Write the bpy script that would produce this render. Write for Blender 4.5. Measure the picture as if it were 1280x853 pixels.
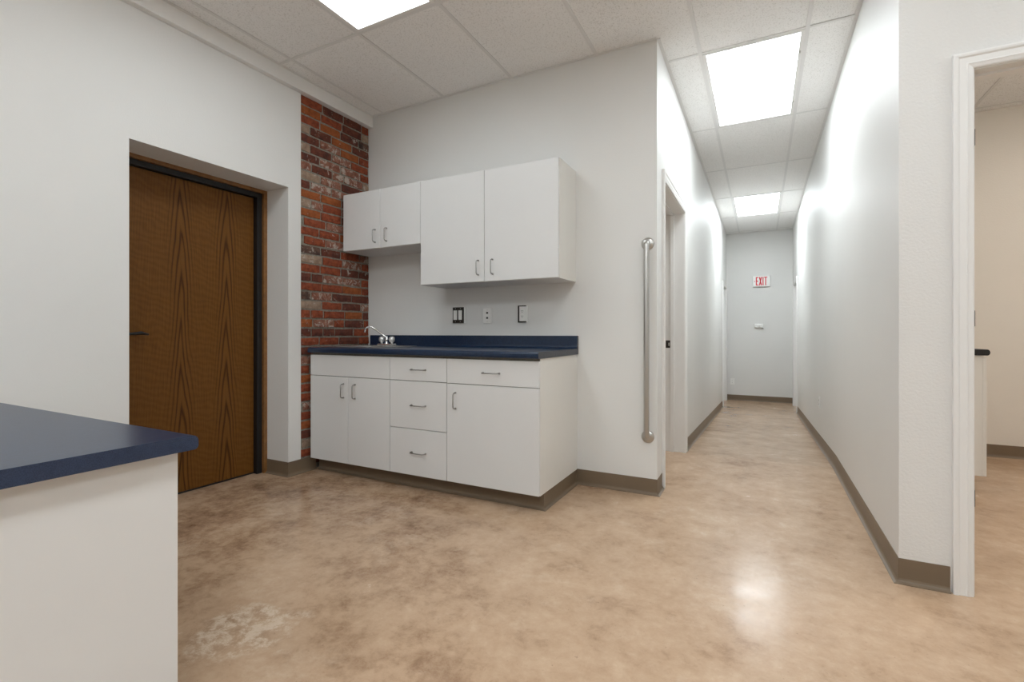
import bpy, bmesh, math, random
from mathutils import Vector, Matrix
for o in list(bpy.data.objects): bpy.data.objects.remove(o, do_unlink=True)
scene = bpy.context.scene
COL = scene.collection
# ------------------------------------------------------------------ camera
FPX, YAW, HORIZON = 600.5, 0.4782, 415.8        # focal length in pixels, turn to the left, horizon row (1280 x 853)
CAM_Z = 1.04
cd = bpy.data.cameras.new('camera'); cam = bpy.data.objects.new('camera', cd); COL.objects.link(cam)
cam.location = (0, 0, CAM_Z); cam.rotation_euler = (math.pi/2, 0, YAW)
cd.sensor_fit = 'HORIZONTAL'; cd.sensor_width = 36; cd.lens = 36*FPX/1280
cd.shift_y = -(426.5-HORIZON)/1280; cd.clip_start = 0.02
scene.camera = cam
# ------------------------------------------------------------------ light, exposure
vs = scene.view_settings
vs.view_transform = 'Standard'; vs.look = 'None'; vs.gamma = 1; vs.use_curve_mapping = False
vs.exposure = 0.07
w = bpy.data.worlds.new('world'); scene.world = w; w.use_nodes = True
w.node_tree.nodes['Background'].inputs[0].default_value = (1, 1, 1, 1)
w.node_tree.nodes['Background'].inputs[1].default_value = 0.05
LAMP = 10.6                                        # radiance of the fluorescent troffers
LAMP_COL = (0.925, 1.0, 1.04)
WARM_COL = (1.0, 0.93, 0.84)

# ------------------------------------------------------------------ measures (metres)
H = 2.911                 # ceiling
YB = 3.142                # wall with the cabinets
XW = -3.028               # left wall
XC, XR = -0.588, 0.509    # corridor walls
YE = 10.012               # end of the corridor
YR = 2.516                # wall with the door on the right
R0, R1, RZ = 4.4, 9.1, -0.24   # corridor ramp
T = 0.125                 # partition thickness
YREAR, XEAST = -2.6, 3.3
YROOM = 5.43              # far wall of the right hand room
def floor_z(y):
    if y <= R0: return 0.0
    if y >= R1: return RZ
    return RZ*(y-R0)/(R1-R0)

# ------------------------------------------------------------------ materials
def new_mat(name):
    m = bpy.data.materials.new(name); m.use_nodes = True
    nt = m.node_tree; return m, nt, nt.nodes['Principled BSDF']
def node(nt, t, **kw):
    n = nt.nodes.new(t)
    for k, v in kw.items(): setattr(n, k, v)
    return n
def ramp(nt, stops, fac):
    r = node(nt, 'ShaderNodeValToRGB')
    el = r.color_ramp.elements
    while len(el) < len(stops): el.new(0.5)
    for e, (p, c) in zip(el, stops): e.position = p; e.color = (*c, 1) if len(c) == 3 else c
    nt.links.new(fac, r.inputs[0]); return r
def g(v): return (v, v, v)
def noise(nt, vec, scale, detail=4, rough=.55, dist=0.0):
    n = node(nt, 'ShaderNodeTexNoise')
    n.inputs['Scale'].default_value = scale; n.inputs['Detail'].default_value = detail
    n.inputs['Roughness'].default_value = rough; n.inputs['Distortion'].default_value = dist
    if vec is not None: nt.links.new(vec, n.inputs['Vector'])
    return n
def position(nt): return node(nt, 'ShaderNodeNewGeometry').outputs['Position']
def bump(nt, b, height, strength, dist=.002):
    bp = node(nt, 'ShaderNodeBump'); bp.inputs['Strength'].default_value = strength; bp.inputs['Distance'].default_value = dist
    nt.links.new(height, bp.inputs['Height']); nt.links.new(bp.outputs[0], b.inputs['Normal']); return bp
def math_n(nt, op, a, b=None, c=None):
    n = node(nt, 'ShaderNodeMath', operation=op)
    for i, v in enumerate((a, b, c)):
        if v is None: continue
        if isinstance(v, (int, float)): n.inputs[i].default_value = v
        else: nt.links.new(v, n.inputs[i])
    return n.outputs[0]
def mixc(nt, fac, a, b, blend='MIX'):
    n = node(nt, 'ShaderNodeMix', data_type='RGBA', blend_type=blend)
    for s, v in ((n.inputs[0], fac), (n.inputs[6], a), (n.inputs[7], b)):
        if isinstance(v, (int, float)): s.default_value = v
        elif isinstance(v, tuple): s.default_value = (*v, 1)
        else: nt.links.new(v, s)
    return n.outputs[2]
def plain(name, col, rough=.5, metal=0.0, spec=.5, vary=0.0, vscale=30):
    m, nt, b = new_mat(name)
    b.inputs['Base Color'].default_value = (*col, 1); b.inputs['Roughness'].default_value = rough
    b.inputs['Metallic'].default_value = metal; b.inputs['Specular IOR Level'].default_value = spec
    if vary:
        n = noise(nt, position(nt), vscale)
        r = ramp(nt, [(.3, tuple(c*(1-vary) for c in col)), (.7, tuple(min(1, c*(1+vary)) for c in col))], n.outputs[0])
        nt.links.new(r.outputs[0], b.inputs['Base Color'])
    return m
def wall_mat(name, col, strength=.25, scale=150, rough=.5):
    m, nt, b = new_mat(name)
    p = position(nt)
    n2 = noise(nt, p, 1.3, 3)
    r = ramp(nt, [(.3, tuple(c*.975 for c in col)), (.7, col)], n2.outputs[0])
    nt.links.new(r.outputs[0], b.inputs['Base Color'])
    n = noise(nt, p, scale, 2, .5)
    bump(nt, b, n.outputs[0], strength, .003)
    b.inputs['Roughness'].default_value = rough; b.inputs['Specular IOR Level'].default_value = .4
    return m
M = {}
M['wall'] = wall_mat('painted drywall', (.81, .805, .785), .18, 140)
M['wall_rough'] = wall_mat('orange peel drywall', (.80, .79, .77), .5, 95)
M['room_wall'] = wall_mat('beige drywall', (.82, .78, .72), .4, 95)
M['trim'] = plain('white trim paint', (.86, .85, .83), .35)
M['laminate'] = plain('white melamine', (.77, .77, .765), .38, vary=.012, vscale=3)
M['laminate_edge'] = plain('cream melamine end', (.80, .785, .745), .42, vary=.012, vscale=3)
M['tee'] = plain('painted steel tee', (.80, .79, .775), .5)
M['vinyl'] = plain('brown vinyl base', (.190, .138, .090), .42, vary=.06, vscale=4)
M['steel'] = plain('brushed steel', (.55, .54, .52), .32, 1.0)
M['sink_steel'] = plain('satin sink steel', (.70, .70, .69), .42, 1.0)
M['chrome'] = plain('chrome', (.82, .82, .82), .08, 1.0)
M['nickel'] = plain('satin nickel pull', (.42, .41, .40), .3, 1.0)
M['black'] = plain('black gasket', (.008, .008, .009), .5)
M['dark_metal'] = plain('dark bronze metal', (.030, .023, .017), .5, .2)
M['white_plastic'] = plain('white plastic', (.91, .905, .88), .35)
M['red'] = plain('red lettering', (.75, .035, .05), .45)
M['slot'] = plain('dark slot', (.02, .018, .016), .6)
M['gap_shade'] = plain('brown board darkened for gap shade', (.24, .21, .175), .8, vary=.15, vscale=60)  # carcass colour darkened to stand in for shade in the front gaps
M['acrylic'] = plain('clear acrylic knob', (.75, .76, .76), .08, .55)
M['mortar'] = plain('grey mortar', (.25, .225, .185), .9, vary=.3, vscale=55)
def ceil_mat():
    m, nt, b = new_mat('fissured ceiling tile')
    p = position(nt)
    mp = node(nt, 'ShaderNodeMapping'); nt.links.new(p, mp.inputs[0]); mp.inputs['Scale'].default_value = (1, .75, 1)
    n = noise(nt, mp.outputs[0], 150, 2, .5, .8)
    pit = ramp(nt, [(.36, g(0)), (.43, g(1))], n.outputs[0])
    c = mixc(nt, pit.outputs[0], (.76, .745, .72), (.94, .93, .915))
    nt.links.new(c, b.inputs['Base Color'])
    bump(nt, b, pit.outputs[0], .5, .003)
    b.inputs['Roughness'].default_value = .9; b.inputs['Specular IOR Level'].default_value = .1
    return m
M['tile'] = ceil_mat()
def navy_mat(name, a, bb, rough):
    m, nt, b = new_mat(name)
    p = position(nt)
    n = noise(nt, p, 420, 2, .7)
    n2 = noise(nt, p, 60, 3, .6)
    f = math_n(nt, 'ADD', math_n(nt, 'MULTIPLY', n.outputs[0], .7), math_n(nt, 'MULTIPLY', n2.outputs[0], .3))
    r = ramp(nt, [(.38, a), (.62, bb)], f)
    nt.links.new(r.outputs[0], b.inputs['Base Color'])
    b.inputs['Roughness'].default_value = rough
    return m
M['navy'] = navy_mat('speckled navy laminate', (.004, .013, .037), (.013, .034, .080), .28)
M['navy_edge'] = navy_mat('speckled navy laminate end', (.010, .022, .055), (.030, .050, .105), .42)
M['cap_lit'] = navy_mat('navy cut edge greyed as if lit', (.035, .040, .052), (.075, .080, .095), .5)  # navy greyed to paint in the light on the worktop end
M['black_top'] = plain('charcoal laminate', (.012, .012, .013), .35)
def floor_mat():
    m, nt, b = new_mat('stained polished concrete')
    p = position(nt)
    n1 = noise(nt, p, 1.3, 6, .62, .15)
    n2 = noise(nt, p, 4.6, 9, .70, .2)
    n3 = noise(nt, p, 17, 8, .78, .3)
    f = math_n(nt, 'ADD', math_n(nt, 'MULTIPLY', n1.outputs[0], .34),
               math_n(nt, 'ADD', math_n(nt, 'MULTIPLY', n2.outputs[0], .38), math_n(nt, 'MULTIPLY', n3.outputs[0], .28)))
    # floor colour darker towards the left wall, with a noise-warped edge
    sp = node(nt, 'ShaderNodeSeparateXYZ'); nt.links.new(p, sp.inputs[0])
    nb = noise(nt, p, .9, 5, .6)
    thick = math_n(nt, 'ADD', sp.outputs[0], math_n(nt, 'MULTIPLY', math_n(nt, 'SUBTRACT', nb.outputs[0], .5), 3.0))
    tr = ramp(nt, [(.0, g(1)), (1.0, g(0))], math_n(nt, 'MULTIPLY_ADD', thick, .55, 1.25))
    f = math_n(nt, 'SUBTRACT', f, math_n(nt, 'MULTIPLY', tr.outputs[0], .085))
    r = ramp(nt, [(.31, (.20, .115, .066)), (.39, (.36, .23, .145)), (.46, (.49, .335, .22)), (.56, (.575, .41, .28)), (.68, (.69, .54, .40))], f)
    # worn, scraped patches
    n4 = noise(nt, p, 3.4, 12, .78, .2)
    wear = ramp(nt, [(.54, g(0)), (.70, g(1))], n4.outputs[0])
    # one long worn patch by the desk and its scraped rim
    mp = node(nt, 'ShaderNodeMapping'); nt.links.new(p, mp.inputs[0])
    mp.inputs['Location'].default_value = (1.60, -1.06, 0)
    sx = node(nt, 'ShaderNodeVectorMath', operation='LENGTH')
    sc = node(nt, 'ShaderNodeVectorMath', operation='MULTIPLY'); nt.links.new(mp.outputs[0], sc.inputs[0]); sc.inputs[1].default_value = (4.2, 5.5, 0)
    nt.links.new(sc.outputs[0], sx.inputs[0])
    d = math_n(nt, 'ADD', sx.outputs['Value'], math_n(nt, 'MULTIPLY', math_n(nt, 'SUBTRACT', n2.outputs[0], .5), 2.4))
    patch = ramp(nt, [(.60, g(1)), (.90, g(0))], d)
    scr = ramp(nt, [(.46, g(0)), (.54, g(1))], math_n(nt, 'ADD', math_n(nt, 'MULTIPLY', n3.outputs[0], .6), math_n(nt, 'MULTIPLY', n4.outputs[0], .4)))
    pf = math_n(nt, 'MULTIPLY', patch.outputs[0], math_n(nt, 'MULTIPLY_ADD', scr.outputs[0], .75, .08))
    c = mixc(nt, math_n(nt, 'MULTIPLY', wear.outputs[0], .45), r.outputs[0], (.70, .55, .41))
    c = mixc(nt, pf, c, (.70, .57, .44))
    # small dark flecks
    n5 = noise(nt, p, 60, 3, .6)
    fl = ramp(nt, [(.26, g(1)), (.33, g(0))], n5.outputs[0])
    c = mixc(nt, math_n(nt, 'MULTIPLY', fl.outputs[0], .5), c, (.24, .15, .10))
    nt.links.new(c, b.inputs['Base Color'])
    rr = ramp(nt, [(.35, g(.15)), (.7, g(.28))], n2.outputs[0])
    nt.links.new(rr.outputs[0], b.inputs['Roughness'])
    bump(nt, b, n3.outputs[0], .02, .002)
    b.inputs['Specular IOR Level'].default_value = .25
    return m
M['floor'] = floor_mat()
def oak_mat(name, yc):
    m, nt, b = new_mat(name)
    p = position(nt)
    s = node(nt, 'ShaderNodeSeparateXYZ'); nt.links.new(p, s.inputs[0])
    mpn = node(nt, 'ShaderNodeMapping'); nt.links.new(p, mpn.inputs[0]); mpn.inputs['Scale'].default_value = (1, 1, .22)
    nz = noise(nt, mpn.outputs[0], 6, 3, .5)
    y = math_n(nt, 'ADD', s.outputs[1], math_n(nt, 'MULTIPLY', math_n(nt, 'SUBTRACT', nz.outputs[0], .5), .07))
    a = None
    for c in yc:
        d = math_n(nt, 'ABSOLUTE', math_n(nt, 'SUBTRACT', y, c))
        a = d if a is None else math_n(nt, 'MINIMUM', a, d)
    wide = math_n(nt, 'POWER', math_n(nt, 'MULTIPLY', a, 9.0), 1.25)
    v = math_n(nt, 'ADD', math_n(nt, 'MULTIPLY', wide, 30), math_n(nt, 'MULTIPLY', s.outputs[2], 22.0))
    v = math_n(nt, 'ADD', v, math_n(nt, 'MULTIPLY', nz.outputs[0], 5))
    wv = math_n(nt, 'SINE', v)
    wv = math_n(nt, 'MULTIPLY_ADD', wv, .5, .5)
    wv = math_n(nt, 'POWER', wv, 3.0)
    near = ramp(nt, [(.035, g(.9)), (.085, g(.12))], a)
    wv = math_n(nt, 'MULTIPLY', wv, near.outputs[0])
    mf = node(nt, 'ShaderNodeMapping'); nt.links.new(p, mf.inputs[0]); mf.inputs['Scale'].default_value = (1, 1, .02)
    fine = noise(nt, mf.outputs[0], 230, 4, .65)
    curl = noise(nt, p, 9, 2, .5)
    # curly cross figure
    cu = math_n(nt, 'SINE', math_n(nt, 'ADD', math_n(nt, 'MULTIPLY', s.outputs[2], 150), math_n(nt, 'ADD', math_n(nt, 'MULTIPLY', curl.outputs[0], 16), math_n(nt, 'MULTIPLY', s.outputs[1], 40))))
    cf = math_n(nt, 'MULTIPLY', math_n(nt, 'MULTIPLY_ADD', cu, .5, .5), math_n(nt, 'SUBTRACT', 1.0, near.outputs[0]))
    f = math_n(nt, 'ADD', math_n(nt, 'MULTIPLY', wv, .5), math_n(nt, 'ADD', math_n(nt, 'MULTIPLY', fine.outputs[0], .5), math_n(nt, 'MULTIPLY', cf, .10)))
    r = ramp(nt, [(.15, (.185, .078, .014)), (.36, (.135, .053, .007)), (.75, (.052, .018, .002))], f)
    nt.links.new(r.outputs[0], b.inputs['Base Color'])
    b.inputs['Roughness'].default_value = .5; b.inputs['Specular IOR Level'].default_value = .22
    return m
M['oak'] = oak_mat('dark stained oak veneer', (1.765, 2.06))
M['oak_frame'] = plain('stained oak stop', (.23, .105, .032), .4, vary=.2, vscale=40)
def brick_mat(name, c1, c2, white=.0, scorch=0.0):
    m, nt, b = new_mat(name)
    p = position(nt)
    n1 = noise(nt, p, 26, 5, .65)
    r = ramp(nt, [(.35, c1), (.65, c2)], n1.outputs[0])
    c = r.outputs[0]
    if scorch:
        n3 = noise(nt, p, 14, 4, .6, .5)
        s = ramp(nt, [(.5, g(0)), (.62, g(1))], n3.outputs[0])
        c = mixc(nt, math_n(nt, 'MULTIPLY', s.outputs[0], scorch), c, (.035, .026, .026))
    if white:
        n2 = noise(nt, p, 19, 6, .72, .6)
        lo = .66-.2*white
        s = ramp(nt, [(lo, g(0)), (lo+.06, g(1))], n2.outputs[0])
        c = mixc(nt, math_n(nt, 'MULTIPLY', s.outputs[0], .85), c, (.50, .43, .37))
    nt.links.new(c, b.inputs['Base Color'])
    b.inputs['Roughness'].default_value = .88; b.inputs['Specular IOR Level'].default_value = .25
    n4 = noise(nt, p, 90, 5, .7)
    bump(nt, b, n4.outputs[0], .5, .004)
    return m
BR = {'r': brick_mat('red brick', (.175, .040, .020), (.33, .085, .038), .15),
      'o': brick_mat('orange brick', (.24, .068, .022), (.38, .112, .036), .15),
      'd': brick_mat('dark maroon brick', (.095, .034, .024), (.185, .056, .034), .30, .35),
      'p': brick_mat('pale washed brick', (.20, .075, .050), (.33, .155, .105), .75),
      'w': brick_mat('whitewashed tan brick', (.27, .18, .13), (.40, .29, .21), .5),
      'g': brick_mat('scorched grey brick', (.085, .052, .042), (.16, .085, .062), .4, .6)}
def emit_mat(name, col, strength):
    m, nt, b = new_mat(name)
    p = position(nt)
    s = node(nt, 'ShaderNodeSeparateXYZ'); nt.links.new(p, s.inputs[0])
    b.inputs['Base Color'].default_value = (.9, .9, .9, 1)
    b.inputs['Emission Color'].default_value = (*col, 1)
    b.inputs['Emission Strength'].default_value = strength
    n = noise(nt, p, 160, 2, .5); bump(nt, b, n.outputs[0], .2, .002)
    return m
M['lens'] = emit_mat('lit prismatic diffuser', LAMP_COL, LAMP)
M['lens_dim'] = emit_mat('lit prismatic diffuser with ageing tubes', LAMP_COL, LAMP*.52)  # output set well below the base lamp
M['lens_bright'] = emit_mat('lit prismatic diffuser with new tubes', LAMP_COL, LAMP*.92)  # output set just under the base lamp
M['lens_mid'] = emit_mat('lit diffuser of added front fill panels', LAMP_COL, LAMP*.62)  # output of the added fill panels ahead, out of view
M['lens_end'] = emit_mat('lit prismatic diffuser with brightest tubes', LAMP_COL, LAMP*1.3)
M['lens_rear'] = emit_mat('lit diffuser of added rear fill panels', LAMP_COL, LAMP*1.2)  # output of the added fill panels behind the camera
M['lens_low'] = emit_mat('lit warm diffuser, dimmed', WARM_COL, LAMP*.5)
M['lens_warm'] = emit_mat('lit warm diffuser', WARM_COL, LAMP*1.35)

# ------------------------------------------------------------------ mesh helpers
class MB:
    """collects shapes in world coordinates and links them as one mesh object"""
    def __init__(s): s.bm = bmesh.new()
    def box(s, x0, x1, y0, y1, z0, z1, bev=0.0, seg=1):
        r = bmesh.ops.create_cube(s.bm, size=1.0)
        vsx = r['verts']
        for v in vsx:
            v.co = Vector(((x0+x1)/2+v.co.x*(x1-x0), (y0+y1)/2+v.co.y*(y1-y0), (z0+z1)/2+v.co.z*(z1-z0)))
        if bev:
            ed = list({e for v in vsx for e in v.link_edges})
            bmesh.ops.bevel(s.bm, geom=ed, offset=bev, segments=seg, affect='EDGES', profile=.5)
        return s
    def hexa(s, pts):
        v = [s.bm.verts.new(p) for p in pts]
        for f in ((3,2,1,0),(4,5,6,7),(0,1,5,4),(1,2,6,5),(2,3,7,6),(3,0,4,7)): s.bm.faces.new([v[i] for i in f])
        return s
    def prism(s, poly, axis, a, b):
        """extrude a closed 2D outline along axis ('x': (y,z), 'y': (x,z), 'z': (x,y))"""
        def P(q, t): return {'x': (t, q[0], q[1]), 'y': (q[0], t, q[1]), 'z': (q[0], q[1], t)}[axis]
        A = [s.bm.verts.new(P(q, a)) for q in poly]; Bv = [s.bm.verts.new(P(q, b)) for q in poly]
        n = len(poly)
        s.bm.faces.new(A[::-1]); s.bm.faces.new(Bv)
        for i in range(n): s.bm.faces.new((A[i], A[(i+1) % n], Bv[(i+1) % n], Bv[i]))
        return s
    def tube(s, path, rad, n=10, cap=True):
        path = [Vector(p) for p in path]
        rads = rad if isinstance(rad, (list, tuple)) else [rad]*len(path)
        rings = []; up = None
        for i, p in enumerate(path):
            t = (path[min(i+1, len(path)-1)]-path[max(i-1, 0)]).normalized()
            if up is None: up = Vector((0, 0, 1)) if abs(t.z) < .9 else Vector((1, 0, 0))
            u = (up-t*up.dot(t)).normalized(); v = t.cross(u); up = u
            rings.append([s.bm.verts.new(p+(u*math.cos(2*math.pi*k/n)+v*math.sin(2*math.pi*k/n))*rads[i]) for k in range(n)])
        for a, b in zip(rings, rings[1:]):
            for k in range(n):
                f = s.bm.faces.new((a[k], a[(k+1) % n], b[(k+1) % n], b[k])); f.smooth = True
        if cap: s.bm.faces.new(rings[0][::-1]); s.bm.faces.new(rings[-1])
        return s
    def lathe(s, prof, origin, axis='z', n=24):
        """prof: list of (r, h) along axis from origin"""
        o = Vector(origin); rings = []
        for r, h in prof:
            ring = []
            for k in range(n):
                a = 2*math.pi*k/n; c, d = r*math.cos(a), r*math.sin(a)
                q = {'z': (c, d, h), 'y': (c, h, d), 'x': (h, c, d)}[axis]
                ring.append(s.bm.verts.new(o+Vector(q)))
            rings.append(ring)
        for a, b in zip(rings, rings[1:]):
            for k in range(n):
                f = s.bm.faces.new((a[k], a[(k+1) % n], b[(k+1) % n], b[k])); f.smooth = True
        s.bm.faces.new(rings[0][::-1]); s.bm.faces.new(rings[-1])
        return s
    def build(s, name, mat, parent=None, origin=None):
        bmesh.ops.recalc_face_normals(s.bm, faces=s.bm.faces)
        me = bpy.data.meshes.new(name)
        off = world_loc(parent)+(Vector(origin) if origin else Vector((0, 0, 0)))
        bmesh.ops.translate(s.bm, vec=-off, verts=s.bm.verts)
        s.bm.to_mesh(me); s.bm.free()
        me.materials.append(M[mat] if isinstance(mat, str) else mat)
        o = bpy.data.objects.new(name, me); COL.objects.link(o)
        if origin: o.location = origin
        if parent: o.parent = parent
        return o
def world_loc(o):
    v = Vector((0, 0, 0))
    while o is not None: v = v+o.location; o = o.parent
    return v
def box(name, mat, x0, x1, y0, y1, z0, z1, parent=None, bev=0.0):
    return MB().box(x0, x1, y0, y1, z0, z1, bev).build(name, mat, parent)
def tag(o, label, cat, group=None, kind=None):
    o['label'] = label; o['category'] = cat
    if group: o['group'] = group
    if kind: o['kind'] = kind
    return o
def thing(name, loc, label, cat, group=None, kind=None):
    o = bpy.data.objects.new(name, None); COL.objects.link(o); o.location = loc; o.empty_display_size = .1
    return tag(o, label, cat, group, kind)
def struct(o, label, cat): return tag(o, label, cat, None, 'structure')

# ------------------------------------------------------------------ floor
fb = MB()
def slab(x0, x1, y0, y1, z0, z1):
    fb.hexa([(x0, y0, z0-.1), (x1, y0, z0-.1), (x1, y1, z1-.1), (x0, y1, z1-.1), (x0, y0, z0), (x1, y0, z0), (x1, y1, z1), (x0, y1, z1)])
slab(-3.6, XEAST+.1, YREAR-.1, R0, 0, 0)
slab(-3.6, XC-.06, R0, 6.1, 0, 0)
slab(XR+.06, XEAST+.1, R0, YROOM+.1, 0, 0)
slab(XC-.06, XR+.06, R0, 8.6, 0, floor_z(8.6))
slab(XC-.17, XR+.13, 8.6, R1, floor_z(8.6), RZ)
slab(XC-.17, XR+.13, R1, YE+.1, RZ, RZ)
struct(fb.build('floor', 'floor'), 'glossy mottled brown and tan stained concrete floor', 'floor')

# ------------------------------------------------------------------ walls
DY0, DY1, DZ = 1.351, 2.334, 2.089            # recess of the oak door
BY0 = 2.441                                   # brick strip from here to the corner
wb = MB()
wb.box(XW-.5, XW, YREAR-.1, DY0, -.05, H+.05)
wb.box(XW-.5, XW, DY0, DY1, DZ, H+.05)
wb.box(XW-.5, XW, DY1, BY0, -.05, H+.05)
wb.box(XW-.5, XW-.04, BY0, YB+T, -.05, H+.05)
wall_left = struct(wb.build('wall_left', 'wall'), 'smooth white wall on the left with a door recess and a brick strip', 'wall')
wb = MB()
wb.box(XW-.05, XC, YB, YB+T, -.05, H+.05)
struct(wb.build('wall_back', 'wall'), 'off-white wall behind the kitchenette cabinets', 'wall')
# corridor left wall with a door opening
LY0, LY1, LZ = 3.375, 4.372, 2.072
LT = .165
ELY0, ELY1, ERY0, ERY1, EZ = 9.05, 9.90, 8.79, 9.66, 1.86     # doorways at the end of the corridor
wb = MB()
wb.box(XC-LT, XC, YB+T, LY0, -.05, H+.05)
wb.box(XC-LT, XC, LY0, LY1, LZ, H+.05)
wb.box(XC-LT, XC, LY1, ELY0, -.4, H+.05)
wb.box(XC-LT, XC, ELY0, ELY1, EZ, H+.05)
wb.box(XC-LT, XC, ELY1, YE+.1, -.4, H+.05)
struct(wb.build('wall_corridor_left', 'wall'), 'white corridor wall on the left beyond the grab bar', 'wall')
wb = MB()
wb.box(XR, XR+T, YR, ERY0, -.4, H+.05)
wb.box(XR, XR+T, ERY0, ERY1, EZ, H+.05)
wb.box(XR, XR+T, ERY1, YE+.1, -.4, H+.05)
struct(wb.build('wall_corridor_right', 'wall'), 'long white corridor wall on the right', 'wall')
wb = MB()
wb.box(XC-LT, XR+T, YE, YE+.1, -.4, H+.05)
struct(wb.build('wall_end', 'wall'), 'white end wall of the corridor below the exit sign', 'wall')
# wall with the right hand door
RX0, RX1, RDZ = .742, 1.62, 2.078
wb = MB()
wb.box(XR+T, RX0, YR, YR+T, -.05, H+.05)
wb.box(RX0, RX1, YR, YR+T, RDZ, H+.05)
wb.box(RX1, XEAST, YR, YR+T, -.05, H+.05)
# corner strip that shows the rough texture on the room side
wb.box(XR+.0005, XR+T, YR-.0008, YR, -.05, H+.05)
struct(wb.build('wall_right', 'wall_rough'), 'textured white wall beside the doorway on the right', 'wall')
struct(box('wall_rear', 'wall', XW-.1, XEAST+.1, YREAR-.1, YREAR, -.05, H+.05), 'white wall behind the camera', 'wall')
struct(box('wall_east', 'wall', XEAST, XEAST+.1, YREAR, YROOM+.1, -.05, H+.05), 'white wall closing the room on the far right', 'wall')
struct(box('wall_side_room_far', 'room_wall', XR+T, XEAST, YROOM, YROOM+.1, -.05, H+.15), 'beige far wall seen through the doorway on the right', 'wall')
wb = MB()
wb.box(-3.2, -3.1, YB+T, 6.1, -.05, H+.05); wb.box(-3.2, XC-LT, 6.0, 6.1, -.05, H+.05)
struct(wb.build('wall_side_room_left', 'room_wall'), 'plain beige walls of the room off the corridor', 'wall')
# plaster beam along the top of the left wall
bm_ = MB().box(XW-.02, -2.986, YREAR, YB, 2.812, H+.02)
struct(bm_.build('trim_1', 'trim'), 'white boxed beam along the top of the left wall', 'trim')

# ------------------------------------------------------------------ bricks of the left wall
random.seed(11)
mo = MB().box(XW-.041, XW-.0118, BY0, YB, .0, 2.815)
mo.build('mortar', 'mortar', wall_left)
brick_meshes = []
for k in range(9):
    b_ = bmesh.new()
    ny, nz = 4, 2
    grid = [[b_.verts.new((0.0+random.uniform(-.002, .002)-(.004 if i in (0, ny) or j in (0, nz) else 0),
                           -.5+i/ny+(random.uniform(-.012, .012) if 0 < i < ny else random.uniform(-.008, .010)*(1 if i == 0 else -1)),
                           -.5+j/nz+(random.uniform(-.04, .04) if 0 < i < ny else random.uniform(-.03, .03)))) for j in range(nz+1)] for i in range(ny+1)]
    for i in range(ny):
        for j in range(nz): b_.faces.new((grid[i][j], grid[i+1][j], grid[i+1][j+1], grid[i][j+1]))
    rim = [grid[i][0] for i in range(ny+1)]+[grid[ny][j] for j in range(1, nz+1)]+[grid[i][nz] for i in range(ny-1, -1, -1)]+[grid[0][j] for j in range(nz-1, 0, -1)]
    back = [b_.verts.new((-.030, v.co.y, v.co.z)) for v in rim]
    for i in range(len(rim)):
        n_ = (i+1) % len(rim); b_.faces.new((rim[i], back[i], back[n_], rim[n_]))
    bmesh.ops.recalc_face_normals(b_, faces=b_.faces)
    me = bpy.data.meshes.new('brick'); b_.to_mesh(me); b_.free(); me.materials.append(BR['r'])
    brick_meshes.append(me)
PITCH = .0695
# colours of the courses from the top, left to right, as the photograph shows them
COURSES = ['rddrd', 'ordwdg', 'rodgd', 'wdodp', 'dpord', 'wdprw', 'dpprw', 'pdppw', 'wpdrp', 'dpprd', 'oodpr', 'wprdr', 'ordrr', 'rpgdr',
           'rrodr', 'rpdgr', 'gdrpd', 'wrprd', 'rrddr', 'ddppr', 'rrord', 'gpddg', 'wrdpw', 'rrrod', 'oprdr', 'ddddr', 'rrdrd', 'dodrd', 'prddo',
           'rdodr', 'ododr', 'rrdod', 'rdrdd', 'pwrdr', 'rdrdr', 'ordrd', 'dprdr', 'wrodr', 'rdrrd', 'rdrdr', 'ddrrd']
zt = 2.806; row = 0
while zt > .04:
    zb = max(zt-PITCH+.0145, .01)
    if row == 0: zt = 2.81
    y = BY0+.004-(random.uniform(.085, .125) if row % 2 else random.uniform(-.0, .03))
    code = COURSES[row % len(COURSES)]; k = 0
    while y < YB-.03:
        L = random.uniform(.182, .204) if random.random() < .85 else random.uniform(.09, .11)
        a, e = max(y, BY0+.003), min(y+L, YB-.004)
        y += L+random.uniform(.011, .016)
        if e-a < .03: continue
        o = bpy.data.objects.new('brick', random.choice(brick_meshes)); COL.objects.link(o); o.parent = wall_left
        o.location = (XW-.003+random.uniform(-.002, .003), (a+e)/2, (zt+zb)/2)
        o.scale = (1, e-a, zt-zb); o.rotation_euler = (random.uniform(-.008, .008), 0, 0)
        o.material_slots[0].link = 'OBJECT'
        o.material_slots[0].material = BR[code[min(k, len(code)-1)]]; k += 1
    zt -= PITCH if row else PITCH+.004
    row += 1

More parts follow.
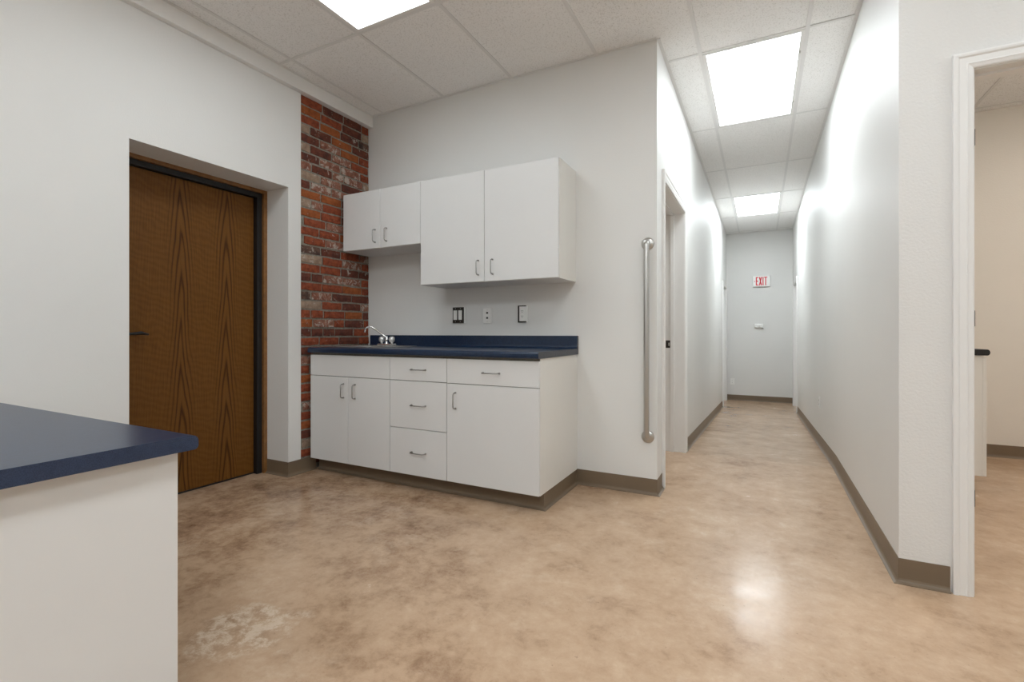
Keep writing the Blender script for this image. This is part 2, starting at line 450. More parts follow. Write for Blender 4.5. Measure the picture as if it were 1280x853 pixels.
# ------------------------------------------------------------------ suspended ceilings
def rects_minus(cell, regions):
    out = []
    for (a, b, c, d) in regions:
        x0, x1, y0, y1 = max(cell[0], a), min(cell[1], b), max(cell[2], c), min(cell[3], d)
        if x1-x0 > .02 and y1-y0 > .02: out.append((x0, x1, y0, y1))
    return out
ceil = struct(box('ceiling', 'tile', XW-.3, XEAST+.1, YREAR-.1, YE+.1, H+.06, H+.1), 'suspended ceiling of white fissured tiles in a white metal grid', 'ceiling')
LIGHTS = []
def grid_ceiling(regions, xs, ys, lights, parent, z):
    for i in range(len(xs)-1):
        for j in range(len(ys)-1):
            if (i, j) in lights: continue
            rs = rects_minus((xs[i], xs[i+1], ys[j], ys[j+1]), regions)
            if not rs: continue
            t_ = MB(); sag = random.uniform(0, .0015)
            for (x0, x1, y0, y1) in rs: t_.box(x0, x1, y0, y1, z+.0005+sag, z+.014)
            t_.build('ceiling_tile', 'tile', parent)
    for x in xs:                                   # main runners
        for (a, b, c, d) in regions:
            if a+.01 < x < b-.01: box('runner', 'tee', x-.0115, x+.0115, c, d, z-.003, z+.0004, parent)
    for yv in ys:
        for (a, b, c, d) in regions:
            if not (c+.01 < yv < d-.01): continue
            e_ = sorted([a, b]+[x for x in xs if a < x < b])
            for p_, q_ in zip(e_, e_[1:]):
                if q_-p_ > .02: box('cross_tee', 'tee', p_+(.0115 if p_ != a else 0), q_-(.0115 if q_ != b else 0), yv-.011, yv+.011, z-.0025, z+.0003, parent)
XS = [-3.0, -2.856, -2.237, -1.627, -.985, -.362, .255, .872, 1.489, 2.106, 2.723, XEAST]
YS = [YREAR, -1.52, -.27, .975, 2.225, 3.445, 4.76, 6.03, 7.31, 8.58, 9.83, YE]
MAIN = [(-3.0, XEAST, YREAR, YR), (-3.0, XR, YR, YB), (XC, XR, YB, YE)]
LIGHT_CELLS = {(2, 3), (2, 1), (5, 3), (5, 1), (8, 3), (8, 1), (5, 5), (5, 8)}  # main-room cells except the kitchenette one hold added, unseen fill panels
grid_ceiling(MAIN, XS, YS, LIGHT_CELLS, ceil, H)
# wall angles
for (x0, x1, y0, y1) in ((-3.0, XC, YB-.02, YB), (XC, XC+.02, YB-.0, YE), (XR-.02, XR, YR, YE), (XC, XR, YE-.02, YE),
                         (XR, XEAST, YR-.02, YR), (-2.986, -2.966, YREAR, YB-.02)):
    box('wall_angle', 'tee', x0, x1, y0, y1, H-.0035, H+.0004, ceil)
ceil2 = struct(box('ceiling_side_room', 'tile', XR+T, XEAST, YR+T, YROOM, H+.045, H+.058), 'white tiled ceiling of the beige room on the right', 'ceiling')
XS2 = [XR+T, .96, 1.57, 2.18, 2.79, XEAST]; YS2 = [YR+T, 2.9, 4.12, 5.34, YROOM]
grid_ceiling([(XR+T, XEAST, YR+T, YROOM)], XS2, YS2, {(3, 1)}, ceil2, H)
ceil3 = struct(box('ceiling_left_room', 'tile', -3.1, XC-LT, YB+T, 6.0, H, H+.05), 'plain ceiling of the room off the corridor', 'ceiling')

def ceiling_light(x0, x1, y0, y1, z, lens, label):
    r = thing('ceiling_light', ((x0+x1)/2, (y0+y1)/2, z-.004), label, 'ceiling light', 'recessed ceiling lights')
    f = MB(); wd = .022
    x0 += .012; x1 -= .012; y0 += .012; y1 -= .012
    for a in ((x0, x0+wd, y0, y1), (x1-wd, x1, y0, y1), (x0+wd, x1-wd, y0, y0+wd), (x0+wd, x1-wd, y1-wd, y1)):
        f.box(*a, z-.004, z+.04)
    f.build('frame', 'trim', r)
    d = MB().box(x0+wd, x1-wd, y0+wd, y1-wd, z+.004, z+.009); d.build('diffuser', lens, r)
    h = MB().box(x0, x1, y0, y1, z+.041, z+.05); h.build('housing', 'trim', r)
    # two small latches on the long side
    for t_ in (.2, .8): box('latch', 'steel', x1-wd+.004, x1-wd+.014, y0+(y1-y0)*t_-.012, y0+(y1-y0)*t_+.012, z-.007, z-.0035, r)
    return r
for (i, j), lab in {(2, 3): 'lit ceiling light panel above the kitchenette corner, nearest the oak door',
                    (2, 1): 'added fill light panel, unseen behind the camera on the left',
                    (5, 3): 'added fill light panel just out of view in front of the corridor mouth',
                    (5, 1): 'added fill light panel, unseen straight behind the camera',
                    (8, 3): 'added fill light panel, out of view in the right part of the main room',
                    (8, 1): 'added fill light panel, unseen behind the camera on the right',
                    (5, 5): 'large lit ceiling light panel at the mouth of the corridor',
                    (5, 8): 'small-looking lit ceiling light panel deep in the corridor near the exit sign'}.items():
    ceiling_light(XS[i], XS[i+1], YS[j], YS[j+1], H, {(2, 3): 'lens_dim', (5, 3): 'lens_mid', (8, 3): 'lens_mid', (2, 1): 'lens_rear', (5, 1): 'lens_rear', (5, 5): 'lens_bright', (5, 8): 'lens_end'}.get((i, j), 'lens'), lab)
ceiling_light(XS2[3], XS2[4], YS2[1], YS2[2], H, 'lens_warm', 'lit ceiling light panel in the beige side room on the right')
ceiling_light(-2.2, -1.6, 4.0, 5.2, H-.056, 'lens_low', 'added light panel, unseen in the room off the corridor')  # unseen panel added so this room is not dark

# ------------------------------------------------------------------ vinyl cove base
PROF = [(0.0, .102), (.0032, .102), (.0036, .098), (.0036, .020), (.006, .012), (.011, .0065), (.020, .0025), (.020, .0), (0.0, .0)]
def cove(mb, path, zs=None, h=.102):
    """sweep the base profile along a floor path; the room lies to the right of the direction of travel"""
    P = [Vector((p[0], p[1], 0)) for p in path]
    zs = zs or [0.0]*len(P)
    rings = []
    for i, p in enumerate(P):
        n = []
        if i > 0: t = (p-P[i-1]).normalized(); n.append(Vector((t.y, -t.x, 0)))
        if i < len(P)-1: t = (P[i+1]-p).normalized(); n.append(Vector((t.y, -t.x, 0)))
        m = n[0] if len(n) == 1 else (n[0]+n[1])/(1+n[0].dot(n[1]))
        rings.append([mb.bm.verts.new((p.x+m.x*u, p.y+m.y*u, zs[i]+v*h/.102)) for u, v in PROF])
    k = len(PROF)
    for a, b in zip(rings, rings[1:]):
        for i in range(k):
            mb.bm.faces.new((a[i], a[(i+1) % k], b[(i+1) % k], b[i]))
    mb.bm.faces.new(rings[0]); mb.bm.faces.new(rings[-1][::-1])
    return mb
def base(name, path, label, zs=None):
    return struct(cove(MB(), path, zs).build(name, 'vinyl'), label, 'baseboard')
base('baseboard_left', [(XW, YREAR), (XW, DY0), (XW-.23, DY0)], 'brown vinyl base along the left wall before the oak door')
base('baseboard_brick', [(XW-.23, DY1), (XW, DY1), (XW, 2.575)], 'brown vinyl base wrapping the pier between oak door and kitchenette')
base('baseboard_back', [(-1.1305, YB), (XC, YB), (XC, LY0-.068)], 'brown vinyl base under the grab bar, wrapping the corridor corner')
yl = [LY1+.066, 5.4, 6.6, 7.8, ELY0-.064]
base('baseboard_corridor_left', [(XC, y_) for y_ in yl], 'brown vinyl base along the left corridor wall', [floor_z(y_) for y_ in yl])
base('baseboard_end', [(XC, YE), (XR, YE)], 'brown vinyl base across the corridor end wall', [RZ, RZ])
yr = [ERY0-.064, 7.8, 6.6, 5.4, R0, YR]
base('baseboard_corridor_right', [(XR, y_) for y_ in yr]+[(RX0-.07, YR)], 'brown vinyl base along the right corridor wall, turning to the doorway', [floor_z(y_) for y_ in yr]+[0])
base('baseboard_side_room', [(XR+T, YROOM), (XEAST, YROOM)], 'brown vinyl base in the beige side room')
base('baseboard_east', [(XEAST, YR), (XEAST, YREAR)], 'brown vinyl base on the far right wall of the main room')
base('baseboard_rear', [(XEAST, YREAR), (XW, YREAR)], 'brown vinyl base behind the camera')
base('baseboard_right', [(RX1+.07, YR), (XEAST, YR)], 'brown vinyl base right of the doorway')

# ------------------------------------------------------------------ oak door in the recess
XF = -3.259
d1 = thing('door_1', (XF, (DY0+DY1)/2, 0), 'dark oak veneer door set deep in the left wall recess', 'door', None, 'structure')
fr = MB()
fr.box(XF-.06, XF, DY1-.028, DY1, 0, DZ); fr.box(XF-.06, XF, DY0, DY0+.028, 0, DZ); fr.box(XF-.06, XF, DY0+.028, DY1-.028, DZ-.024, DZ)
fr.build('frame', 'oak_frame', d1)
gk = MB()
gk.box(XF-.10, XF-.022, DY1-.066, DY1-.028, 0, DZ-.024); gk.box(XF-.10, XF-.022, DY0+.028, DY0+.066, 0, DZ-.024); gk.box(XF-.10, XF-.022, DY0+.066, DY1-.066, DZ-.058, DZ-.024)
gk.build('frame_gasket', 'black', d1)['label'] = 'black inner door frame'
leaf = MB().box(XF-.105, XF-.058, DY0+.068, DY1-.068, .012, DZ-.06, .002).build('leaf', 'oak', d1)
box('backing', 'black', XF-.25, XF-.125, DY0, DY1, -.01, DZ, d1)
box('sweep', 'black', XF-.10, XF-.062, DY0+.066, DY1-.066, .0, .012, d1)
hl = MB().lathe([(.024, 0), (.024, .008), (.011, .012), (.010, .05)], (XF-.058, 1.435, 1.03), 'x', 16)
hl.tube([(XF-.012, 1.43, 1.03), (XF-.012, 1.475, 1.032), (XF-.012, 1.52, 1.036), (XF-.014, 1.56, 1.028)], [.009, .008, .011, .006], 10)
hl.build('handle', 'black', leaf)['label'] = 'black lever handle'

# ------------------------------------------------------------------ door frames with moulded casing
def casing_prof(wd):
    """outline (across, out) of a moulded casing: thick outer edge, stepped to a thin inner edge"""
    return [(0, 0), (0, .017), (.006, .019), (.014, .018), (.020, .014), (wd*.62, .013), (wd*.70, .0155), (wd*.80, .0125), (wd-.005, .0105), (wd, .007), (wd, 0)]
def casing(door, pos, out, along, a0, a1, ztop, wd=.062, zf0=0, zf1=0):
    """three-sided casing round an opening a0..a1 on a wall; out = outward unit vector, along = axis of the opening"""
    O = Vector(out); A = Vector(along)
    def sweep(pts_dirs):
        mb = MB(); rings = []
        for base_, d_ in pts_dirs:
            rings.append([mb.bm.verts.new(base_+d_*u+O*v) for u, v in casing_prof(wd)])
        n = len(rings[0])
        for a, b in zip(rings, rings[1:]):
            for i in range(n): mb.bm.faces.new((a[i], a[(i+1) % n], b[(i+1) % n], b[i]))
        mb.bm.faces.new(rings[0]); mb.bm.faces.new(rings[-1][::-1])
        return mb
    P = Vector(pos)
    Z = Vector((0, 0, 1))
    L0 = P+A*(a0-wd); R0_ = P+A*(a1+wd)
    sweep([(L0+Z*zf0, A), (L0+Z*(ztop+wd), (A-Z))]).build('casing_side', 'trim', door)
    sweep([(L0+Z*(ztop+wd), (A-Z)), (R0_+Z*(ztop+wd), (-A-Z))]).build('casing_head', 'trim', door)
    sweep([(R0_+Z*(ztop+wd), (-A-Z)), (R0_+Z*zf1, -A)]).build('casing_side', 'trim', door)
# corridor door on the left
d2 = thing('door_2', (XC, (LY0+LY1)/2, 0), 'white cased doorway in the left corridor wall beside the grab bar', 'door', None, 'structure')
j = MB()
j.box(XC-LT, XC, LY1-.004, LY1+.0005, 0, LZ); j.box(XC-LT, XC, LY0, LY0+.004, 0, LZ); j.box(XC-LT, XC, LY0+.004, LY1-.004, LZ-.004, LZ)
j.build('jamb', 'trim', d2)
st = MB()
st.box(XC-.115, XC-.085, LY1-.016, LY1-.004, 0, LZ-.004); st.box(XC-.115, XC-.085, LY0+.004, LY0+.016, 0, LZ-.004); st.box(XC-.115, XC-.085, LY0+.016, LY1-.016, LZ-.016, LZ-.004)
st.build('stop', 'trim', d2)
sp = box('strike_plate', 'dark_metal', XC-.155, XC-.116, LY1-.0065, LY1-.004, .905, .970, d2); sp['label'] = 'dark bronze strike plate'
box('strike_hole', 'steel', XC-.132, XC-.121, LY1-.0075, LY1-.0065, .923, .950, sp)
casing(d2, (XC, 0, 0), (1, 0, 0), (0, 1, 0), LY0, LY1, LZ)
# room door on the right
d3 = thing('door_3', ((RX0+RX1)/2, YR, 0), 'white moulded doorway into the beige side room on the right', 'door', None, 'structure')
j = MB()
j.box(RX0-.0005, RX0+.004, YR, YR+T, 0, RDZ); j.box(RX1-.004, RX1, YR, YR+T, 0, RDZ); j.box(RX0+.004, RX1-.004, YR, YR+T, RDZ-.004, RDZ)
j.build('jamb', 'trim', d3)
st = MB()
st.box(RX0+.004, RX0+.014, YR+.045, YR+.08, 0, RDZ-.004); st.box(RX1-.014, RX1-.004, YR+.045, YR+.08, 0, RDZ-.004); st.box(RX0+.014, RX1-.014, YR+.045, YR+.08, RDZ-.014, RDZ-.004)
st.build('stop', 'trim', d3)
for z0, z1 in ((.353, .418), (1.064, 1.126), (1.778, 1.842)):
    box('hinge', 'dark_metal', RX0+.0035, RX0+.0068, YR+.002, YR+.038, z0, z1, d3)
casing(d3, (0, YR, 0), (0, -1, 0), (1, 0, 0), RX0, RX1, RDZ, .064)
# recessed doors near the end of the corridor
for nm, X, sgn, y0, y1, th, lab in (('door_4', XC, 1, ELY0, ELY1, LT, 'white recessed doorway in the left wall at the corridor end'),
                                    ('door_5', XR, -1, ERY0, ERY1, T, 'white recessed doorway in the right wall at the corridor end')):
    d = thing(nm, (X, (y0+y1)/2, RZ), lab, 'door', None, 'structure')
    casing(d, (X, 0, 0), (sgn, 0, 0), (0, 1, 0), y0, y1, EZ, .062, floor_z(y0), RZ)
    xa, xb = sorted((X, X-sgn*th))
    jb = MB(); jb.box(xa, xb, y0, y0+.004, floor_z(y0)-.01, EZ); jb.box(xa, xb, y1-.004, y1, RZ, EZ); jb.box(xa, xb, y0+.004, y1-.004, EZ-.004, EZ)
    jb.build('jamb', 'trim', d)
    xa, xb = sorted((X-sgn*(th-.001), X-sgn*(th-.038)))
    lf = box('leaf', 'trim', xa, xb, y0+.006, y1-.006, RZ+.006, EZ-.006, d)
    q = [(.028, 0), (.028, .006), (.010, .010), (.010, .030), (.024, .038), (.025, .050), (.014, .058)]
    MB().lathe([(a_, sgn*b_) for a_, b_ in q], (X-sgn*(th-.038), y0+.08, .72), 'x', 16).build('knob', 'steel', lf)

# ------------------------------------------------------------------ base cabinets
YF, CB = 2.5, .889          # face of the fronts, underside of the worktop
def pull(parent, p, vertical, length=.098, proj=.030):
    """bent wire pull standing off a front that faces -y"""
    x, y, z = p; h = length/2; pts = []
    prof = [(-h, 0), (-h, -proj*.55), (-h+.004, -proj*.85), (-h+.012, -proj), (0, -proj), (h-.012, -proj), (h-.004, -proj*.85), (h, -proj*.55), (h, 0)]
    for a, d in prof: pts.append((x, y+d, z+a) if vertical else (x+a, y+d, z))
    mb = MB().tube(pts, .0038, 8)
    for s_ in (-h, h): mb.lathe([(.0062, -.0035), (.0062, .0)], (x, y, z+s_) if vertical else (x+s_, y, z), 'y', 10)
    return mb.build('handle', 'nickel', parent)
def front(kind, parent, x0, x1, z0, z1, yf=YF, th=.018, mat='laminate'):
    return MB().box(x0+.0017, x1-.0017, yf, yf+th, z0+.002, z1-.002, .0012).build(kind, mat, parent)
def base_cabinet(name, x0, x1, label, end=False):
    r = thing(name, ((x0+x1)/2, (YF+YB)/2, 0), label, 'cabinet', 'base cabinets of the kitchenette')
    c = MB()
    y0, y1 = YF+.0195, YB-.001
    c.box(x0+.0005, x0+.018, y0, y1, .1, CB); c.box(x1-.018, x1-.0005, y0, y1, .1, CB)
    c.box(x0+.018, x1-.018, y0, y1, .1, .118); c.box(x0+.018, x1-.018, y1-.012, y1, .118, CB)
    c.box(x0+.018, x1-.018, y0, y0+.018, .868, CB-.001)
    c.build('body', 'gap_shade', r)
    k = MB().box(x0+.0005, x1-(.006 if end else .0005), YF+.085, YB-.02, .0, .0995)
    k.build('plinth', 'slot', r)
    if end: cove(MB(), [(x0+.0005, YF+.085), (x1-.006, YF+.085), (x1-.006, YB-.002)], None, .099).build('toe_kick', 'vinyl', r)
    else: cove(MB(), [(x0+.0005, YF+.085), (x1-.0005, YF+.085)], None, .099).build('toe_kick', 'vinyl', r)
    return r
u1 = base_cabinet('sink_cabinet', -2.997, -2.2255, 'white sink base cabinet with two doors, against the brick wall')
front('false_front', u1, -2.997, -2.2255, .7215, .876)
for a, b, hx in ((-2.997, -2.6115, -2.654), (-2.6115, -2.2255, -2.542)):
    f = front('door', u1, a, b, .1005, .7215); pull(f, (hx, YF, .622), True)
u2 = base_cabinet('drawer_cabinet', -2.2255, -1.760, 'white base cabinet with three stacked drawers, in the middle of the kitchenette')
for z0, z1, hz in ((.7215, .876, .797), (.4065, .7215, .563), (.1005, .4065, .254)):
    f = front('drawer', u2, -2.2255, -1.760, z0, z1); pull(f, (-1.981, YF, hz), False, .112)
u3 = base_cabinet('door_cabinet', -1.760, -1.125, 'white base cabinet with one drawer over one wide door, at the open right end', True)
f = front('drawer', u3, -1.760, -1.1215, .7195, .876); pull(f, (-1.436, YF, .796), False, .112)
f = front('door', u3, -1.760, -1.1215, .1005, .7195); pull(f, (-1.693, YF, .614), True)
ep = box('end_panel', 'laminate_edge', -1.1254, -1.1225, YF+.0182, YB-.001, .1, CB, u3)

# ------------------------------------------------------------------ worktop
WX0, WX1 = -2.997, -1.116
ZT, ZB = .929, .8895
def bull(y0, y1, side=-1, n=6, lip=0.0):
    """(y,z) outline of a slab whose front edge (at y0 if side=-1, else y1) is rounded"""
    r = .017; pts = []
    if side < 0:
        pts += [(y1, ZB), (y1, ZT)]
        for k in range(n+1):
            a = math.pi/2*k/n; pts.append((y0+r-r*math.sin(a), ZT-r+r*math.cos(a)))
        for k in range(n+1):
            a = math.pi/2*k/n; rr = .011; pts.append((y0+rr-rr*math.cos(a), ZB+rr-rr*math.sin(a)))
    return pts
wt = thing('kitchenette_worktop', ((WX0+WX1)/2, 2.8, ZB), 'navy blue laminate worktop with backsplash on the white base cabinets', 'countertop')
SX0, SX1, SY0, SY1 = -2.855, -2.435, 2.64, 3.02      # sink opening
t_ = MB()
t_.prism(bull(2.475, SY0), 'x', WX0, WX1-.001)
t_.box(WX0, SX0, SY0, YB-.001, ZB, ZT); t_.box(SX1, WX1-.001, SY0, YB-.001, ZB, ZT); t_.box(SX0, SX1, SY1, YB-.001, ZB, ZT)
t_.build('top', 'navy', wt)
cv = [(YB-.021-.02, ZT)]+[(YB-.041+.02*math.sin(a*math.pi/8), ZT+.02-.02*math.cos(a*math.pi/8)) for a in range(1, 5)]
t_ = MB().prism(cv+[(YB-.021, 1.014), (YB-.018, 1.017), (YB-.001, 1.017), (YB-.001, ZT)], 'x', WX0, WX1-.001)
t_.build('backsplash', 'navy', wt)
ec = MB().prism(bull(2.4755, YB-.001), 'x', WX1-.001, WX1+.0015)
ec.box(WX1-.001, WX1+.0015, YB-.021, YB-.001, ZT, 1.017)
ec.build('end_cap', 'cap_lit', wt)['label'] = 'navy end strip with edge light in its grey-blue colour'

# ------------------------------------------------------------------ sink and faucet
sk = thing('bar_sink', ((SX0+SX1)/2, (SY0+SY1)/2, ZT), 'small stainless steel sink set in the navy worktop', 'sink')
s_ = MB(); e = .014
for a in ((SX0-e, SX1+e, SY0-e, SY0+.012), (SX0-e, SX1+e, SY1-.045, SY1+e), (SX0-e, SX0+.012, SY0+.012, SY1-.045), (SX1-.012, SX1+e, SY0+.012, SY1-.045)):
    s_.box(*a, ZT+.0003, ZT+.0045, .0015)
s_.build('rim', 'sink_steel', sk)
bz = ZT-.15; bx0, bx1, by0, by1 = SX0+.013, SX1-.013, SY0+.013, SY1-.046
s_ = MB()
s_.box(bx0, bx1, by0, by1, bz, bz+.002)
for a in ((bx0, bx0+.002, by0, by1), (bx1-.002, bx1, by0, by1), (bx0, bx1, by0, by0+.002), (bx0, bx1, by1-.002, by1)): s_.box(*a, bz, ZT+.001)
s_.build('basin', 'sink_steel', sk)
MB().lathe([(.03, 0), (.03, .002), (.02, .003)], ((bx0+bx1)/2, (by0+by1)/2, bz+.002), 'z', 16).build('drain', 'chrome', sk)
FX, FY, FZ = -2.69, 2.985, ZT+.0045
fc = thing('faucet', (FX, FY, FZ), 'chrome two-knob faucet with an angled spout behind the sink', 'faucet')
MB().box(FX-.085, FX+.085, FY-.022, FY+.022, FZ, FZ+.016, .006, 2).build('base_plate', 'chrome', fc)
MB().lathe([(.020, 0), (.020, .006), (.013, .012), (.012, .028), (.016, .034), (.012, .040), (.011, .058), (.008, .064)], (FX, FY, FZ+.012), 'z', 16).build('body', 'chrome', fc)
sp_ = [(FX, FY, FZ+.06), (FX-.010, FY-.006, FZ+.075), (FX-.085, FY-.045, FZ+.136), (FX-.105, FY-.055, FZ+.150), (FX-.122, FY-.064, FZ+.155), (FX-.140, FY-.073, FZ+.150), (FX-.152, FY-.080, FZ+.136), (FX-.158, FY-.083, FZ+.108)]
MB().tube(sp_, [.0085, .0085, .0075, .0075, .0078, .008, .0085, .0092], 12).build('spout', 'chrome', fc)
for dx in (-.052, .055):
    MB().lathe([(.010, 0), (.010, .014), (.021, .022), (.024, .036), (.022, .052), (.017, .060), (.006, .063)], (FX+dx, FY, FZ+.012), 'z', 14).build('knob', 'acrylic', fc)

# ------------------------------------------------------------------ wall cabinets
YU = 2.818
def wall_cabinet(x0, x1, z0, z1, label, hz, hdx, end):
    r = thing('wall_cabinet', ((x0+x1)/2, YB, z0), label, 'cabinet', 'wall cabinets of the kitchenette')
    c = MB(); y0, y1 = YU+.0195, YB-.001
    c.box(x0+.0005, x0+.018, y0, y1, z0, z1); c.box(x1-.018, x1-(.0025 if end else .0005), y0, y1, z0, z1)
    c.box(x0+.018, x1-.018, y0, y1, z0, z0+.018); c.box(x0+.018, x1-.018, y0, y1, z1-.018, z1); c.box(x0+.018, x1-.018, y1-.008, y1, z0+.018, z1-.018)
    c.build('body', 'laminate', r)
    if end: box('end_panel', 'laminate_edge', x1-.0024, x1, y0, y1, z0, z1, r)
    mid = (x0+x1)/2 if not end else -1.6735
    for a, b, hx in ((x0, mid, mid-hdx[0]), (mid, x1, mid+hdx[1])):
        f = front('door', r, a, b, z0, z1, YU); pull(f, (hx, YU, hz), True)
    return r
wall_cabinet(-2.997, -2.2165, 1.692, 2.149, 'short white two-door wall cabinet over the sink, beside the brick', 1.788, (.048, .068), False)
wall_cabinet(-2.2165, -1.131, 1.386, 2.149, 'tall white two-door wall cabinet with exposed right end, above the wall outlets', 1.484, (.047, .066), True)

# ------------------------------------------------------------------ switches and outlets
def screw(parent, x, y, z): MB().lathe([(.003, 0), (.003, -.0012)], (x, y, z), 'y', 8).build('screw', 'steel', parent)
sw = thing('light_switch', (-2.089, YB, 1.174), 'double rocker light switch with a dark surround, left of the wall plates', 'light switch')
box('plate', 'white_plastic', -2.142, -2.032, YB-.006, YB-.0005, 1.114, 1.234, sw, .0015)
m_ = MB(); m_.box(-2.146, -2.045, YB-.013, YB-.006, 1.112, 1.236, .001); m_.build('mounting_frame', 'dark_metal', sw)['label'] = 'dark metal surround'
for x in (-2.120, -2.074):
    k = box('rocker', 'white_plastic', x-.0165, x+.0165, YB-.018, YB-.013, 1.138, 1.212, sw, .0015)
    box('toggle', 'white_plastic', x-.004, x+.004, YB-.021, YB-.018, 1.178, 1.190, k)
for x in (-2.120, -2.074):
    for z in (1.124, 1.226): screw(sw, x, YB-.013, z)
jk = thing('phone_jack', (-1.835, YB, 1.166), 'white wall plate with phone and cable jacks, middle of the three plates', 'wall plate')
pl_ = box('plate', 'white_plastic', -1.872, -1.798, YB-.008, YB-.0005, 1.109, 1.222, jk, .002)
for z in (1.188, 1.150):
    box('jack', 'slot', -1.843, -1.828, YB-.0095, YB-.008, z-.007, z+.007, pl_)
for z in (1.122, 1.209): screw(jk, -1.835, YB-.008, z)
def duplex(parent, c, axis, sgn, dx=.034, mat='white_plastic'):
    """two receptacle faces with slots; axis is the wall normal"""
    x, y, z = c
    for dz in (.0195, -.0195):
        if axis == 'y':
            r_ = box('receptacle', mat, x-.0165, x+.0165, y-.004, y, z+dz-.014, z+dz+.014, parent, .003)
            for q in (-.0065, .0065): box('slot', 'slot', x+q-.001, x+q+.001, y-.005, y-.0039, z+dz-.002, z+dz+.006, r_)
            MB().lathe([(.0022, 0), (.0022, -.001)], (x, y-.004, z+dz-.008), 'y', 8).build('ground_hole', 'slot', r_)
        else:
            r_ = box('receptacle', mat, x-.004, x, y-.0165, y+.0165, z+dz-.014, z+dz+.014, parent, .003)
            for q in (-.0065, .0065): box('slot', 'slot', x-.005, x-.0039, y+q-.001, y+q+.001, z+dz-.002, z+dz+.006, r_)
ol = thing('wall_outlet', (-1.535, YB, 1.174), 'duplex outlet with a dark surround, rightmost of the three above the worktop', 'outlet')
box('plate', 'white_plastic', -1.566, -1.499, YB-.008, YB-.0005, 1.114, 1.234, ol, .0015)
m_ = MB()
for a in ((-1.574, -1.564, 1.112, 1.236), (-1.564, -1.508, 1.112, 1.122), (-1.564, -1.508, 1.229, 1.236)): m_.box(a[0], a[1], YB-.014, YB-.008, a[2], a[3])
m_.build('mounting_frame', 'dark_metal', ol)['label'] = 'dark metal surround'
insert = box('insert', 'white_plastic', -1.562, -1.513, YB-.012, YB-.008, 1.123, 1.229, ol)
duplex(insert, (-1.5375, YB-.012, 1.176), 'y', -1)
oe = thing('wall_outlet', (-.4815, YE, .111), 'small white outlet low on the corridor end wall', 'outlet')
pe = box('plate', 'white_plastic', -.517, -.446, YE-.007, YE-.0005, .052, .170, oe, .002)
duplex(pe, (-.4815, YE-.007, .111), 'y', -1)
orr = thing('wall_outlet', (XR, 5.52, .36), 'white outlet low on the right corridor wall', 'outlet')
pe = box('plate', 'white_plastic', XR-.007, XR-.0005, 5.484, 5.556, .302, .418, orr, .002)
duplex(pe, (XR-.007, 5.52, .36), 'x', -1)

# ------------------------------------------------------------------ grab bar
GX, G0, G1 = -.645, .371, 1.609
gb = thing('grab_bar', (GX, YB, G0), 'vertical brushed steel grab bar on the wall corner by the corridor', 'grab bar')
off = .046; pts = [(GX, YB-.004, G0)]
for k in range(6):
    a = math.pi/2*k/5; pts.append((GX, YB-off+.022*(1-math.sin(a)) , G0+.022*(1-math.cos(a))))
for k in range(6):
    a = math.pi/2*(1-k/5); pts.append((GX, YB-off+.022*(1-math.sin(a)), G1-.022*(1-math.cos(a))))
pts.append((GX, YB-.004, G1))
MB().tube(pts, .0175, 16).build('bar', 'steel', gb)
for z in (G0, G1):
    MB().lathe([(.041, -.0005), (.041, -.004), (.037, -.009), (.025, -.013), (.0176, -.015)], (GX, YB, z), 'y', 24).build('flange', 'steel', gb)

# ------------------------------------------------------------------ exit sign and sensor on the end wall
ex = thing('exit_sign', (.009, YE, 1.874), 'white exit sign with red letters high on the corridor end wall', 'exit sign')
MB().box(-.135, .153, YE-.05, YE-.0005, 1.885, 2.082, .008, 2).build('housing', 'white_plastic', ex)
yf = YE-.0505
def letter(polys):
    mb = MB()
    for p_ in polys: mb.prism(p_, 'y', yf-.002, yf+.001)
    return mb.build('letter', 'red', ex)
zb_, zt_ = 1.908, 2.062; hh = zt_-zb_; s = .017
def R(x0, x1, z0, z1): return [(x0, z0), (x1, z0), (x1, z1), (x0, z1)]
x = -.085
letter([R(x, x+s, zb_, zt_), R(x+s, x+.043, zb_, zb_+s), R(x+s, x+.039, zb_+hh/2-s/2, zb_+hh/2+s/2), R(x+s, x+.043, zt_-s, zt_)])
x = -.035
letter([[(x, zb_), (x+.019, zb_), (x+.052, zt_), (x+.033, zt_)], [(x+.033, zb_), (x+.052, zb_), (x+.019, zt_), (x, zt_)]])
x = .025
letter([R(x, x+s, zb_, zt_)])
x = .050
letter([R(x, x+.052, zt_-s, zt_), R(x+.0175, x+.0345, zb_, zt_-s)])
MB().prism([(-.112, 1.985), (-.100, 1.968), (-.100, 2.002)], 'y', yf-.002, yf+.001).build('chevron', 'red', ex)
se = thing('wall_sensor', (-.036, YE, 1.125), 'small white rounded box on the end wall below the exit sign', 'sensor')
MB().box(-.110, .038, YE-.045, YE-.0005, 1.122, 1.200, .016, 3).build('back_plate', 'white_plastic', se)
MB().lathe([(.030, -.0), (.030, -.006), (.024, -.014), (.013, -.019), (.003, -.020)], (-.036, YE-.045, 1.165), 'y', 20).build('dome', 'white_plastic', se)

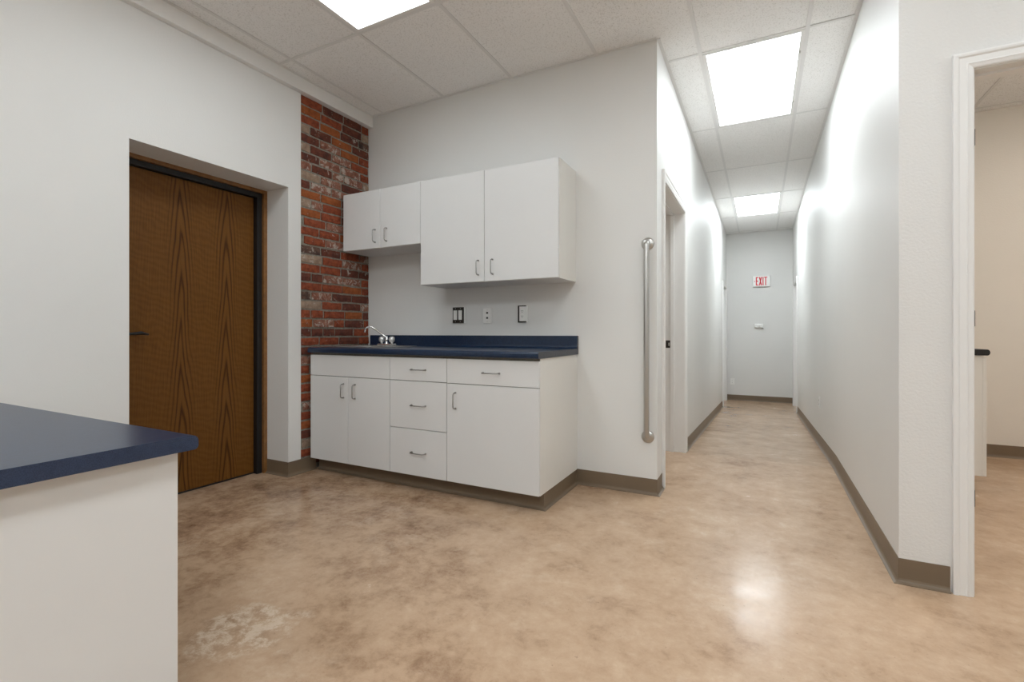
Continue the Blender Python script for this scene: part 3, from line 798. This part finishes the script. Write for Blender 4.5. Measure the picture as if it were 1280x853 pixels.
# ------------------------------------------------------------------ low desk in the left foreground
DKZ, DKX, DKY = .765, -1.349, .762
Z0_ = DKZ-.039
dt = thing('desk_worktop', (-2.18, .44, Z0_), 'navy blue laminate desk top in the left foreground', 'countertop')
ZT, ZB = DKZ, Z0_
outline = [(-2*0+DKY-(q[0]-0.0), q[1]) for q in bull(0.0, .64)]
MB().prism(outline, 'x', XW+.002, DKX-.001).build('top', 'navy', dt)
MB().prism(outline, 'x', DKX-.001, DKX+.001).build('end_cap', 'navy_edge', dt)
dk = thing('desk_cabinet', (-2.18, .44, 0), 'white melamine desk base under the navy top in the left foreground', 'desk')
PX = -1.395
box('end_panel', 'laminate', PX-.02, PX, .135, .735, 0, Z0_-.0005, dk, .001)
box('back_panel', 'laminate', XW+.02, PX-.0205, .135, .153, 0, Z0_-.0005, dk)
box('rail', 'laminate', XW+.47, PX-.0205, .70, .718, Z0_-.10, Z0_-.0005, dk)
box('drawer_body', 'laminate', XW+.02, XW+.469, .154, .70, .08, Z0_-.0005, dk)
for z0, z1 in ((.085, .38), (.383, .56), (.563, .715)):
    f = MB().box(XW+.022, XW+.467, .701, .719, z0, z1, .0012).build('drawer', 'laminate', dk)
    zc = (z0+z1)/2; xc = XW+.245
    MB().tube([(xc-.05, .719, zc), (xc-.05, .742, zc), (xc-.042, .749, zc), (xc+.042, .749, zc), (xc+.05, .742, zc), (xc+.05, .719, zc)], .004, 8).build('handle', 'nickel', f)
box('plinth', 'slot', XW+.025, XW+.46, .16, .66, 0, .0795, dk)

# ------------------------------------------------------------------ cabinet in the side room
sc = thing('side_room_cabinet', (.97, 4.8, 0), 'cream base cabinet seen through the doorway on the right', 'cabinet')
SXF, SYN = 1.305, 4.2
c = MB(); c.box(XR+T+.001, SXF-.019, SYN, YROOM-.002, .1, .889); c.build('body', 'laminate_edge', sc)
box('plinth', 'slot', XR+T+.001, SXF-.09, SYN+.004, YROOM-.02, 0, .0995, sc)
for y0, y1 in ((SYN, 4.81), (4.81, YROOM-.002)):
    f = MB().box(SXF-.018, SXF, y0+.0015, y1-.0015, .10, .724, .001).build('door', 'laminate_edge', sc)
    f2 = MB().box(SXF-.018, SXF, y0+.0015, y1-.0015, .727, .876, .001).build('drawer', 'laminate_edge', sc)
    yc_ = (y0+y1)/2
    for ff, zc in ((f, .62), (f2, .80)):
        MB().tube([(SXF, yc_-.05, zc), (SXF+.025, yc_-.05, zc), (SXF+.03, yc_-.04, zc), (SXF+.03, yc_+.04, zc), (SXF+.025, yc_+.05, zc), (SXF, yc_+.05, zc)], .004, 8).build('handle', 'nickel', ff)
st_ = MB(); zz = [(.8895, .929)]
r = .014; xo = SXF+.014
pts = [(XR+T+.001, .8895), (xo-r, .8895)]
for k in range(1, 9):
    a = -math.pi/2+math.pi*k/8; pts.append((xo-r+r*math.cos(a)*1.0, .90925+.01975*math.sin(a)))
pts += [(XR+T+.001, .929)]
tag(st_.prism(pts, 'y', SYN-.012, YROOM-.002).build('side_room_worktop', 'black_top'), 'charcoal worktop with rounded edge on the cream cabinet in the side room', 'countertop')
